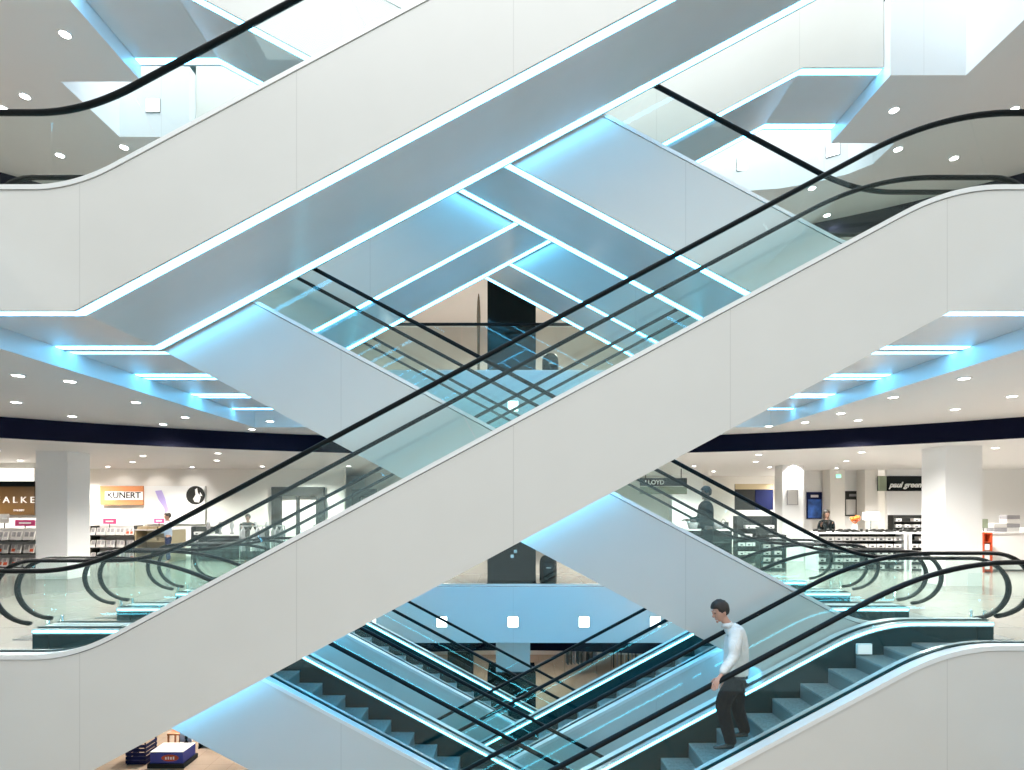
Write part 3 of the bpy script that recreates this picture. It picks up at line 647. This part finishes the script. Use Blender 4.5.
# lamp and flowers on counter
t = thing('table_lamp', 'table lamp with white rectangular shade on the shoe counter', 'lamp', (11.15, 17.5, 1.172))
bm = bmesh.new(); lathe(bm, [(.08, 0), (.08, .02), (.015, .03), (.015, .4)], 0, 0, 0, 12); fin(bm, 'stand', M['chrome'], t)
boxes('lamp_shade', [(-.2, .2, -.1, .1, .36, .60)], M['cove'], t)
t = thing('flower_vase', 'vase of orange and red flowers on the shoe counter', 'flowers', (10.65, 17.5, 1.172))
bm = bmesh.new(); lathe(bm, [(.05, 0), (.08, .1), (.06, .2), (.07, .22)], 0, 0, 0, 12); fin(bm, 'vase', M['white'], t, True)
for i in range(9):
    an = i * 2.4; bm = bmesh.new(); bmesh.ops.create_icosphere(bm, subdivisions=2, radius=.055)
    for v in bm.verts: v.co *= 1 + .2 * math.sin(9 * v.co.x * 20); v.co += Vector((.10 * math.cos(an), .08 * math.sin(an), .36 + .04 * (i % 3)))
    tube(bm, (0, 0, .2), (.10 * math.cos(an), .08 * math.sin(an), .34), .005, 5)
    fin(bm, 'flower', M['orangef'] if i % 3 else M['red'], t)
# counter right of the broad column
table('shop_counter', 14.2, 18.2, 16.9, 17.8, 1.17, 'white', 'white', 'white counter right of the broad column with stacked goods', 'counter', 0)
boxes_front = boxes('front_panel', [(14.24 - 16.2, 18.16 - 16.2, -.40, -.37, .05, 1.12)], M['white'], [o for o in bpy.data.objects if o.get('label') == 'white counter right of the broad column with stacked goods'][0])
t = thing('product_stand', 'narrow rust red product stand at the end of the white counter', 'stand', (13.95, 16.6, 0))
boxes('frame', [(-.14, -.10, -.1, .1, 0, 1.18), (.10, .14, -.1, .1, 0, 1.18), (-.1, .1, .06, .09, 0, 1.18)], M['red'], t)
for z in (.05, .32, .6, .88, 1.14): boxes('shelf', [(-.099, .099, -.1, .059, z, z + .03)], M['red'], t)
for z in (.10, .38, .66): tag(boxes('white_carton', [(13.95 - .07, 13.95 + .07, 16.52, 16.62, z + .0, z + .18)], M['white']), 'white carton in the rust red stand', 'carton', 'cartons in the red stand')
t = thing('product_stand', 'small rust red stand standing farther right along the white counter', 'stand', (16.1, 16.38, 0))
boxes('frame', [(-.05, .05, -.04, .08, 0, .9)], M['red'], t)
for i, (x, z, m) in enumerate([(14.9, 0, 'grey'), (14.9, .13, 'card'), (15.3, 0, 'card'), (15.3, .13, 'grey'), (15.3, .26, 'card'), (15.3, .39, 'grey'), (15.9, 0, 'white'), (16.4, 0, 'dark'), (16.4, .13, 'card')]):
    o = boxes('stacked_box', [(-.2, .2, -.13, .13, 0, .12)], M[m]); o.location = (x, 17.3, 1.172 + z); tag(o, 'flat box in the piles on the white counter by the red stand', 'box', 'boxes on the right counter')
t, w_, h_ = sign('shelf_card', 979, 988, 519, 528, 17.0, 'sgreen', 'dark green card standing over the white counter by the red stand', 'card', .02); boxes('stem', [(-.01, .01, 0, .01, -h_ / 2 - .12, -h_ / 2)], M['dark'], t)
wall('wall_posters', (11.4, 14.89, 23.06, 23.2, 0, SC1), 'white')
wall('wall_niche', (21.0, 24.5, 24, 24.2, 0, SC1), 'offw')

# ------------------------------------------------------------------ lowest floor goods
t = thing('promotion_box', 'blue promotion box with white top and red oval emblem on the lowest floor', 'box', (-9.5, 15.7, -ST + .121))
tag(boxes('low_plinth', [(-10.0, -9.0, 15.35, 16.05, -ST + .001, -ST + .12)], M['dark']), 'low dark plinth under the blue promotion box', 'plinth')
boxes('carton', [(-.45, .45, -.3, .3, 0, .30)], M['dblue'] if False else mat('royal_blue', (.03, .05, .32), .4), t)
boxes('white_lid', [(-.455, .455, -.305, .305, .301, .315)], M['white'], t)
bm = bmesh.new(); n = 20
a = [bm.verts.new((.1 + .24 * math.cos(2 * math.pi * i / n), -.303, .15 + .09 * math.sin(2 * math.pi * i / n))) for i in range(n)]
b = [bm.verts.new((v.co.x, -.312, v.co.z)) for v in a]; bm.faces.new(a); bm.faces.new(b[::-1])
for i in range(n): bm.faces.new((a[i], a[(i + 1) % n], b[(i + 1) % n], b[i]))
fin(bm, 'oval_emblem', M['red'], t)
boxes('emblem_mark', [(-.03 + .07 * i, .01 + .07 * i, -.318, -.313, .11, .18 + .01 * (i % 2)) for i in range(4)], M['white'], t)
t = table('display_table', -9.3, -8.3, 16.6, 17.2, .42, 'dark', 'dark', 'low dark table behind the blue promotion box on the lowest floor'); t.location.z = -ST
t = table('display_table', -13.0, -11.8, 15.4, 16.2, .45, 'card', 'sand', 'pale table at the far left of the lowest floor'); t.location.z = -ST
filled_rail(-12.3, 17.6, R(20), -ST, 'garment rail behind the blue promotion box', 'blue or dark garment behind the promotion box', 'garments behind the promotion box', ['dblue', 'dark', 'lblue', 'card'])
t = thing('picture_stand', 'small white picture stand with a dark figure behind the blue promotion box', 'stand', (-9.5, 16.3, -ST))
boxes('panel', [(-.17, .17, 0, .02, .04, .62)], M['white'], t); boxes('foot', [(-.15, .15, -.08, .10, .001, .04)], M['dark'], t)
bm = bmesh.new(); lathe(bm, [(.03, .12), (.075, .2), (.06, .34), (.02, .38), (.045, .43), (.04, .5), (.01, .53)], 0, 0, 0, 12); bmesh.ops.scale(bm, vec=(1, .06, 1), verts=bm.verts[:]); bmesh.ops.translate(bm, vec=(.02, -.006, 0), verts=bm.verts[:]); fin(bm, 'dark_figure', M['dark'], t)
filled_rail(2.9, 24.0, R(8), -ST, 'garment rail on the lowest floor right of the pale column', 'dark garment right of the pale column below', 'garments below right', ['dark', 'black', 'grey'])
filled_rail(4.8, 23.4, R(-8), -ST, 'second garment rail farther right on the lowest floor', 'dark garment on the farther rail of the lowest floor', 'garments below far right', ['dark', 'grey', 'black', 'card'])
table('display_table', -3.2, -1.6, 18, 19, .9, 'white', 'dark', 'white topped table left of the pale column on the lowest floor').location.z = -ST
tag(boxes('black_cabinet', [(-2.8, -1.7, 24, 24.6, -ST, -4.25)], M['black']), 'black cabinet against the back of the lowest floor', 'cabinet')

t = thing('storage_crate', 'dark blue slatted crate left of the blue promotion box on the lowest floor', 'crate', (-10.45, 15.8, -ST))
boxes('slats', [(-.28, .28, -.25, -.23, .04 + .11 * k, .12 + .11 * k) for k in range(5)] + [(.26, .28, -.23, .25, .04 + .11 * k, .12 + .11 * k) for k in range(5)] + [(-.28, -.26, -.23, .25, .04 + .11 * k, .12 + .11 * k) for k in range(5)], M['dblue'], t)
boxes('corner_post', [(a, a + .03, b, b + .03, .001, .60) for a in (-.26, .23) for b in (-.23, .22)], M['dark'], t)
boxes('bottom', [(-.26, .26, -.23, .25, .01, .04)], M['dblue'], t)
t = thing('wooden_stool', 'small wooden stool behind the promotion box on the lowest floor', 'stool', (-10.0, 16.75, -ST))
boxes('seat', [(-.2, .2, -.2, .2, .42, .46)], M['orange'], t)
for a in (-1, 1):
    for b in (-1, 1): boxes('leg', [(a * .17 - .02, a * .17 + .02, b * .17 - .02, b * .17 + .02, 0, .42)], M['orange'], t)
shelving(7.62, 8.95, 19.3, [.3, .6, .9, 1.2], 1.62, 'dark shelf unit with cartons left of the bright column', 'carton on the dark shelf unit left of the bright column', 'cartons left of the bright column', 5)
shelving(-11.9, -11.0, 21.0, [.3, .6, .9], 1.2, 'dark shelf unit below the round emblem', 'carton on the dark shelf unit below the round emblem', 'cartons below the round emblem', 3)

# ------------------------------------------------------------------ people
def skinned(name, verts, edges, m, parent, root_i=0, sub=2):
    me = bpy.data.meshes.new(name); me.from_pydata([v[0] for v in verts], edges, []); o = bpy.data.objects.new(name, me); COL.objects.link(o)
    md = o.modifiers.new('skin', 'SKIN'); md.use_smooth_shade = True; md.branch_smoothing = 0.4
    for i, v in enumerate(verts):
        r = v[1]; o.data.skin_vertices[0].data[i].radius = (r if isinstance(r, tuple) else (r, r)); o.data.skin_vertices[0].data[i].use_root = (i == root_i)
    s = o.modifiers.new('sub', 'SUBSURF'); s.levels = sub; s.render_levels = sub
    dg = bpy.context.evaluated_depsgraph_get(); me2 = bpy.data.meshes.new_from_object(o.evaluated_get(dg)); bpy.data.objects.remove(o)
    me2.materials.clear()
    for p in me2.polygons: p.use_smooth = True
    return link(name, me2, m, parent)
def chain(pts, start=0): return [(i, i + 1) for i in range(start, start + len(pts) - 1)]
def ellipsoid(bm, c, r, seg=16, ring=10, rot=None):
    g = bmesh.ops.create_uvsphere(bm, u_segments=seg, v_segments=ring, radius=1.0); mt = Matrix.Translation(c) @ (rot or Matrix.Identity(4)) @ Matrix.Diagonal((*r, 1))
    bmesh.ops.transform(bm, matrix=mt, verts=g['verts']); return g['verts']
def head_mesh(bm, c, f, tilt, s=1.0):
    """head at C looking along the horizontal direction F, nodding by TILT"""
    f = Vector(f).normalized(); up = Vector((0, 0, 1)); sd = up.cross(f)
    rot = Matrix(((f.x, sd.x, 0, 0), (f.y, sd.y, 0, 0), (0, 0, 1, 0), (0, 0, 0, 1))) @ Matrix.Rotation(tilt, 4, 'Y')
    T = Matrix.Translation(c) @ rot @ Matrix.Scale(s, 4)
    g = bmesh.ops.create_uvsphere(bm, u_segments=24, v_segments=18, radius=1.0)['verts']
    for v in g:
        x, y, z = v.co; X, Y, Z = x * .098, y * .076, z * .118
        if z < 0:                                  # jaw narrows, chin comes forward
            Y *= 1 - .28 * (-z); X *= 1 - .10 * (-z); X += .018 * (-z)
            if z < -.75: Z = -.108 + (Z + .108) * .4
        if x > .3 and -.1 < z < .35: X -= .008 * math.exp(-((abs(y) - .38) / .2) ** 2)   # eye sockets
        if x > .6: X -= .004
        if x < -.3 and z < -.2: X *= .84
        v.co = T @ Vector((X, Y, Z))
    def blob(cx, cy, cz, rx, ry, rz):
        q = bmesh.ops.create_uvsphere(bm, u_segments=10, v_segments=8, radius=1.0)['verts']
        for v in q: v.co = T @ Vector((cx + v.co.x * rx, cy + v.co.y * ry, cz + v.co.z * rz))
    blob(.098, 0, -.018, .022, .013, .020); blob(.092, 0, .012, .013, .009, .030)       # nose
    blob(.090, 0, -.055, .010, .024, .006); blob(.087, 0, -.067, .010, .020, .007)      # lips
    blob(.084, 0, -.098, .014, .020, .014)                                              # chin
    for s_ in (-1, 1):
        blob(-.008, s_ * .078, -.005, .018, .008, .032); blob(.085, s_ * .030, .036, .010, .022, .006)
    return T
def hair_mesh(T, m, parent, long=0.0):
    bm = bmesh.new(); g = bmesh.ops.create_uvsphere(bm, u_segments=24, v_segments=16, radius=1.0)['verts']
    for v in g:
        x, y, z = v.co; k = 1 + .05 * math.sin(11 * x + 7 * z) * math.cos(9 * y)
        X, Y, Z = x * .114 * k - .008, y * .090 * k, z * .120 * k + .030
        if x > .45 and z < .38: X = .046; Z = max(Z, .068)
        if z < -.1:
            if long: Z -= long * (-z); X -= .02; 
            else: Z = max(Z, -.055 if x < 0 else .0); Y *= .93
        v.co = T @ Vector((X, Y, Z))
    return fin(bm, 'hair', m, parent, True)
def eyes_mesh(T, parent):
    bm = bmesh.new()
    for s_ in (-1, 1):
        q = bmesh.ops.create_uvsphere(bm, u_segments=8, v_segments=6, radius=.009)['verts']
        for v in q: v.co = T @ (v.co + Vector((.082, s_ * .030, .018)))
    fin(bm, 'eyes', M['hair'], parent)
def hand_verts(wr, dirv, palm_n, side, scale=1.0, curl=.5, grip=None):
    """skin chains of a palm, five fingers: returns verts, edges to be appended after the wrist"""
    d = Vector(dirv).normalized(); n = Vector(palm_n).normalized(); s = d.cross(n).normalized() * side
    V, E = [], []; wr = Vector(wr)
    palm = wr + d * .05 * scale; V.append((palm, (.030 * scale, .018 * scale)))
    kn = []
    for i, (o_, L) in enumerate(((-.027, .072), (-.009, .082), (.009, .078), (.027, .062))):
        k = wr + d * .088 * scale + s * o_ * scale; b0 = len(V); V.append((k, .0095 * scale)); E.append((0, b0))
        p = k; a = 0.25
        for j in range(3):
            a += curl * .75; dd = (d * math.cos(a) + n * math.sin(a)); p = p + dd * L * scale * (.42, .32, .26)[j]; V.append((p, (.0088, .008, .0068)[j] * scale)); E.append((len(V) - 2, len(V) - 1))
    b0 = len(V); p = wr + d * .035 * scale - s * .034 * scale; V.append((p, .011 * scale)); E.append((0, b0))
    for j in range(2):
        dd = (d * .7 - s * .45 + n * (.3 + .4 * j)).normalized(); p = p + dd * .033 * scale; V.append((p, (.0095, .008)[j] * scale)); E.append((len(V) - 2, len(V) - 1))
    return V, E

def body_part(name, segs, m, parent, sub=2):
    """segs: list of chains [(pos, r), ...]; a chain's first point may be an int index of an earlier vertex"""
    V, E = [], []
    for ch in segs:
        prev = None
        for q in ch:
            if isinstance(q, int): prev = q; continue
            V.append((Vector(q[0]), q[1])); i = len(V) - 1
            if prev is not None: E.append((prev, i))
            prev = i
    return skinned(name, V, E, m, parent, 0, sub)

# --- the man in the white shirt on the nearest lower escalator
def px(x, y, d): return W(x, y, d)
root = thing('person', 'person in white shirt and black trousers standing on the nearest lower escalator, hand on rail', 'person', (0, 0, 0))
P = dict(pel=px(736, 675, 7.03), sp=px(736.5, 661, 7.03), ch=px(735, 645, 7.03), nb=px(732, 629, 7.03), nk=px(726, 622, 7.03), hd=px(720.5, 611.5, 7.03),
         sL=px(735.5, 632, 6.84), eL=px(734, 657, 6.70), wL=px(720.5, 676.5, 6.43),
         sR=px(735, 631, 7.22), eR=px(737, 656, 7.30), wR=px(728, 677, 7.22),
         hL=px(735, 679, 6.94), kL=px(722.5, 709, 6.92), aL=px(730.5, 742.5, 6.92),
         hR=px(737, 679, 7.12), kR=px(737, 707, 7.13), aR=px(744.5, 731, 7.14))
v = lambda p, dx=0, dy=0, dz=0: Vector(p) + Vector((dx, dy, dz))
# left hand chain resting on the rail
hv, he = hand_verts(v(P['wL'], -.015, -.01, -.005), (-.60, -.60, -.42), (.0, .12, -1), 1, 1.08, .42)
segs_body = [
    [(P['pel'], .10), (P['sp'], .10), (P['ch'], (.12, .10)), (P['nb'], .07), (P['nk'], .052), (v(P['hd'], 0, 0, -.03), .06)],
    [2, (P['sL'], .05), (P['eL'], .038), (P['wL'], .026)],
    [2, (P['sR'], .05), (P['eR'], .038), (P['wR'], .026)],
    [0, (P['hL'], .065), (P['kL'], .052), (P['aL'], .036)],
    [0, (P['hR'], .065), (P['kR'], .052), (P['aR'], .036)]]
V, E = [], []
for ch in segs_body:
    prev = None
    for q in ch:
        if isinstance(q, int): prev = q; continue
        V.append((Vector(q[0]), q[1])); i = len(V) - 1
        if prev is not None: E.append((prev, i))
        prev = i
for wk, (hv_, he_) in ((8, (hv, he)), (11, hand_verts(v(P['wR'], -.03, 0, -.03), (-.4, .1, -.9), (-.3, -.9, 0), 1, 1.0, .3))):
    b0 = len(V); V += hv_; E += [(a_ + b0, b_ + b0) for a_, b_ in he_]; E.append((wk, b0))
body = skinned('body', V, E, M['skin'], root)
bm = bmesh.new(); bm.from_mesh(body.data); T = head_mesh(bm, P['hd'], (-1, -.12, 0), R(22), 1.04); bm.to_mesh(body.data); bm.free()
for p in body.data.polygons: p.use_smooth = True
hair_mesh(T, M['hair'], root); eyes_mesh(T, root)
body_part('shirt', [
    [(v(P['pel'], .0, 0, -.06), .140), (v(P['pel'], -.005, 0, .05), .172), (P['sp'], .178), (v(P['ch'], .005, 0, .02), .190), (v(P['nb'], .02, 0, -.02), .145), (v(P['nk'], .018, 0, -.02), .074)],
    [3, (v(P['sL'], .01, .02, -.01), .092), (v(P['eL'], 0, 0, .09), .078), (P['eL'], .068), (v(P['wL'], .06, .04, .07), .055), (v(P['wL'], .012, .008, .014), .045)],
    [3, (v(P['sR'], .01, -.02, 0), .080), (P['eR'], .060), (v(P['wR'], .01, 0, .015), .043)]], M['shirt'], root)
body_part('trousers', [
    [(v(P['pel'], 0, 0, .06), .182), (v(P['pel'], 0, 0, -.03), .182), (v(P['pel'], .01, 0, -.09), .150)],
    [1, (v(P['hL'], -.01, 0, -.06), .125), (v(P['kL'], .02, 0, .14), .108), (P['kL'], .094), (v(P['kL'], .05, 0, -.2), .086), (v(P['aL'], .0, 0, .03), .078), (v(P['aL'], -.005, 0, -.03), .074)],
    [1, (v(P['hR'], 0, 0, -.06), .122), (v(P['kR'], .01, 0, .12), .106), (P['kR'], .094), (v(P['aR'], 0, 0, .02), .078), (v(P['aR'], -.005, 0, -.02), .074)]], M['trous'], root)
def shoe(a_, parent, f=-1):
    return body_part('shoe', [[(v(a_, -f * .05, 0, -.045), (.040, .036)), (v(a_, 0, 0, -.035), (.044, .042)), (v(a_, f * .10, 0, -.052), (.043, .030)), (v(a_, f * .18, 0, -.060), (.036, .022)), (v(a_, f * .215, 0, -.064), (.018, .014))]], M['shoe'], parent)
shoe(P['aL'], root); shoe(P['aR'], root)
bm = bmesh.new(); c = v(P['pel'], 0, 0, .0)
n = 24; sec = [(.140, -.018), (.150, -.018), (.150, .018), (.140, .018)]
g = [[bm.verts.new((c.x + r_ * .94 * math.cos(2 * math.pi * i / n), c.y + r_ * math.sin(2 * math.pi * i / n), c.z + z_)) for r_, z_ in sec] for i in range(n)]
for i in range(n):
    for k in range(4): bm.faces.new((g[i][k], g[i][(k + 1) % 4], g[(i + 1) % n][(k + 1) % 4], g[(i + 1) % n][k]))
fin(bm, 'belt', M['shoe'], root, True)
bm = bmesh.new(); c = v(P['nk'], .012, 0, -.03)      # collar
tube(bm, c + Vector((.010, 0, -.03)), c + Vector((-.002, 0, .028)), .078, 18, .062); fin(bm, 'collar', M['shirt'], root, True)

# --- simpler standing figures
def figure(loc, h, face, top_m, leg_m, skin_m, hair_m, label, arm='down', long=0.0, bag=False):
    t = thing('person', label, 'person', loc, face); s = h / 1.75; S = lambda x, y, z: Vector((x * s, y * s, z * s))
    aL = [(S(.02, .2, 1.40), .05 * s), (S(-.02, .24, 1.12), .038 * s), (S(.10 if arm != 'down' else .05, .22, .90), .027 * s), (S(.14 if arm != 'down' else .07, .21, .82), .03 * s)]
    if arm == 'fwd': aL = [(S(.02, .2, 1.40), .05 * s), (S(.06, .24, 1.12), .038 * s), (S(.30, .20, 1.10), .027 * s), (S(.38, .18, 1.10), .032 * s)]
    aR = [(Vector((p.x, -p.y, p.z)), r) for p, r in aL]
    body = body_part('body', [[(S(0, 0, .95), (.12 * s, .14 * s)), (S(0, 0, 1.15), .12 * s), (S(0, 0, 1.35), (.12 * s, .14 * s)), (S(0, 0, 1.47), .06 * s), (S(.01, 0, 1.56), .055 * s)],
        [2] + aL, [2] + aR, [0, (S(0, .09, .85), .085 * s), (S(.02, .1, .48), .055 * s), (S(0, .1, .08), .04 * s), (S(.1, .1, .03), .032 * s)], [0, (S(0, -.09, .85), .085 * s), (S(.02, -.1, .48), .055 * s), (S(-.03, -.1, .08), .04 * s), (S(.07, -.1, .03), .032 * s)]], skin_m, t, 2)
    bm = bmesh.new(); bm.from_mesh(body.data); T = head_mesh(bm, S(.02, 0, 1.64), (1, 0, 0), R(10), s); 
    for hs in (1, -1):                                  # fingers
        hp = aL[-1][0].copy(); hp.y *= hs; dv = Vector((1, 0, 0)) if arm == 'fwd' else Vector((.2, 0, -1))
        for k_ in range(4): tube(bm, hp + Vector((0, 0, 0)) + Vector((0, (k_ - 1.5) * .016, 0)), hp + dv * (.085 - .008 * abs(k_ - 1.5)) * s + Vector((0, (k_ - 1.5) * .02, -.02)), .009 * s, 6, .006 * s)
        tube(bm, hp, hp + dv * .03 + Vector((.02, -hs * .04, .01)), .010 * s, 6, .007 * s)
    bm.to_mesh(body.data); bm.free()
    for p in body.data.polygons: p.use_smooth = True
    hair_mesh(T, hair_m, t, long)
    cut = lambda ch, r: [(p, (q if not isinstance(q, tuple) else q[0]) * r) for p, q in ch]
    body_part('jacket', [[(S(0, 0, .86), (.16 * s, .17 * s)), (S(0, 0, 1.1), (.145 * s, .16 * s)), (S(0, 0, 1.36), (.17 * s, .20 * s)), (S(0, 0, 1.50), (.085 * s, .095 * s))], [2] + cut(aL[:3], 1.95), [2] + cut(aR[:3], 1.95)], top_m, t)
    body_part('trousers', [[(S(0, 0, 1.0), (.145 * s, .16 * s)), (S(0, 0, .88), (.15 * s, .17 * s))], [1, (S(0, .09, .78), .105 * s), (S(.02, .1, .48), .08 * s), (S(0, .1, .10), .065 * s)], [1, (S(0, -.09, .78), .105 * s), (S(.02, -.1, .48), .08 * s), (S(-.03, -.1, .10), .065 * s)]], leg_m, t)
    return t
# suited man riding the rear middle escalator; its step under him
dm = D0 + 4.8 + .015 + WID / 2; xm = 3.98; zst = None
for o in bpy.data.objects:
    if o.name.startswith('escalator') and o.get('label', '').startswith('rearmost middle'):
        for c_ in o.children:
            if c_.name.startswith('step'):
                if c_.location.x >= xm and c_.location.x - 0.37 <= xm: zst = o.location.z + c_.location.z + .006
figure((xm + .11, dm, (zst if zst is not None else .3)), 1.85, R(180), M['suit'], M['suit'], M['skin2'], M['ghair'], 'person in dark suit riding the rearmost escalator toward the left', 'fwd')
figure((-11.85, 19.3, 0), 1.72, R(215), M['lblue'], M['dblue'], M['skin'], M['ghair'], 'person in pale blue shirt standing among the hosiery racks', 'fwd')
figure((-9.1, 19.3, 0), 1.66, R(-90), M['dark'], M['dark'], M['skin2'], M['hair'], 'person in dark clothes near the dark doorway, between rails', 'down')
figure((10.15, 18.2, 0), 1.80, R(-80), M['black'], M['dark'], M['skin2'], M['hair'], 'person with long dark hair and black vest behind the shoe counter', 'down', .13)

# small white step light on the far skirt near the top of the lower front escalator
t = thing('step_light', 'small white glowing box fixed to the far skirt above the top steps', 'lamp', (W(864, 0, 7.5).x, 7.513, W(0, 649, 7.5).z))
boxes('housing', [(-.10, .10, -.03, .005, -.07, .07)], M['trim'], t); boxes('lens', [(-.09, .09, -.038, -.031, -.06, .06)], mat('soft_lens', (.8, .8, .8), .5, emit=(.9, 1, .95), es=.25), t)
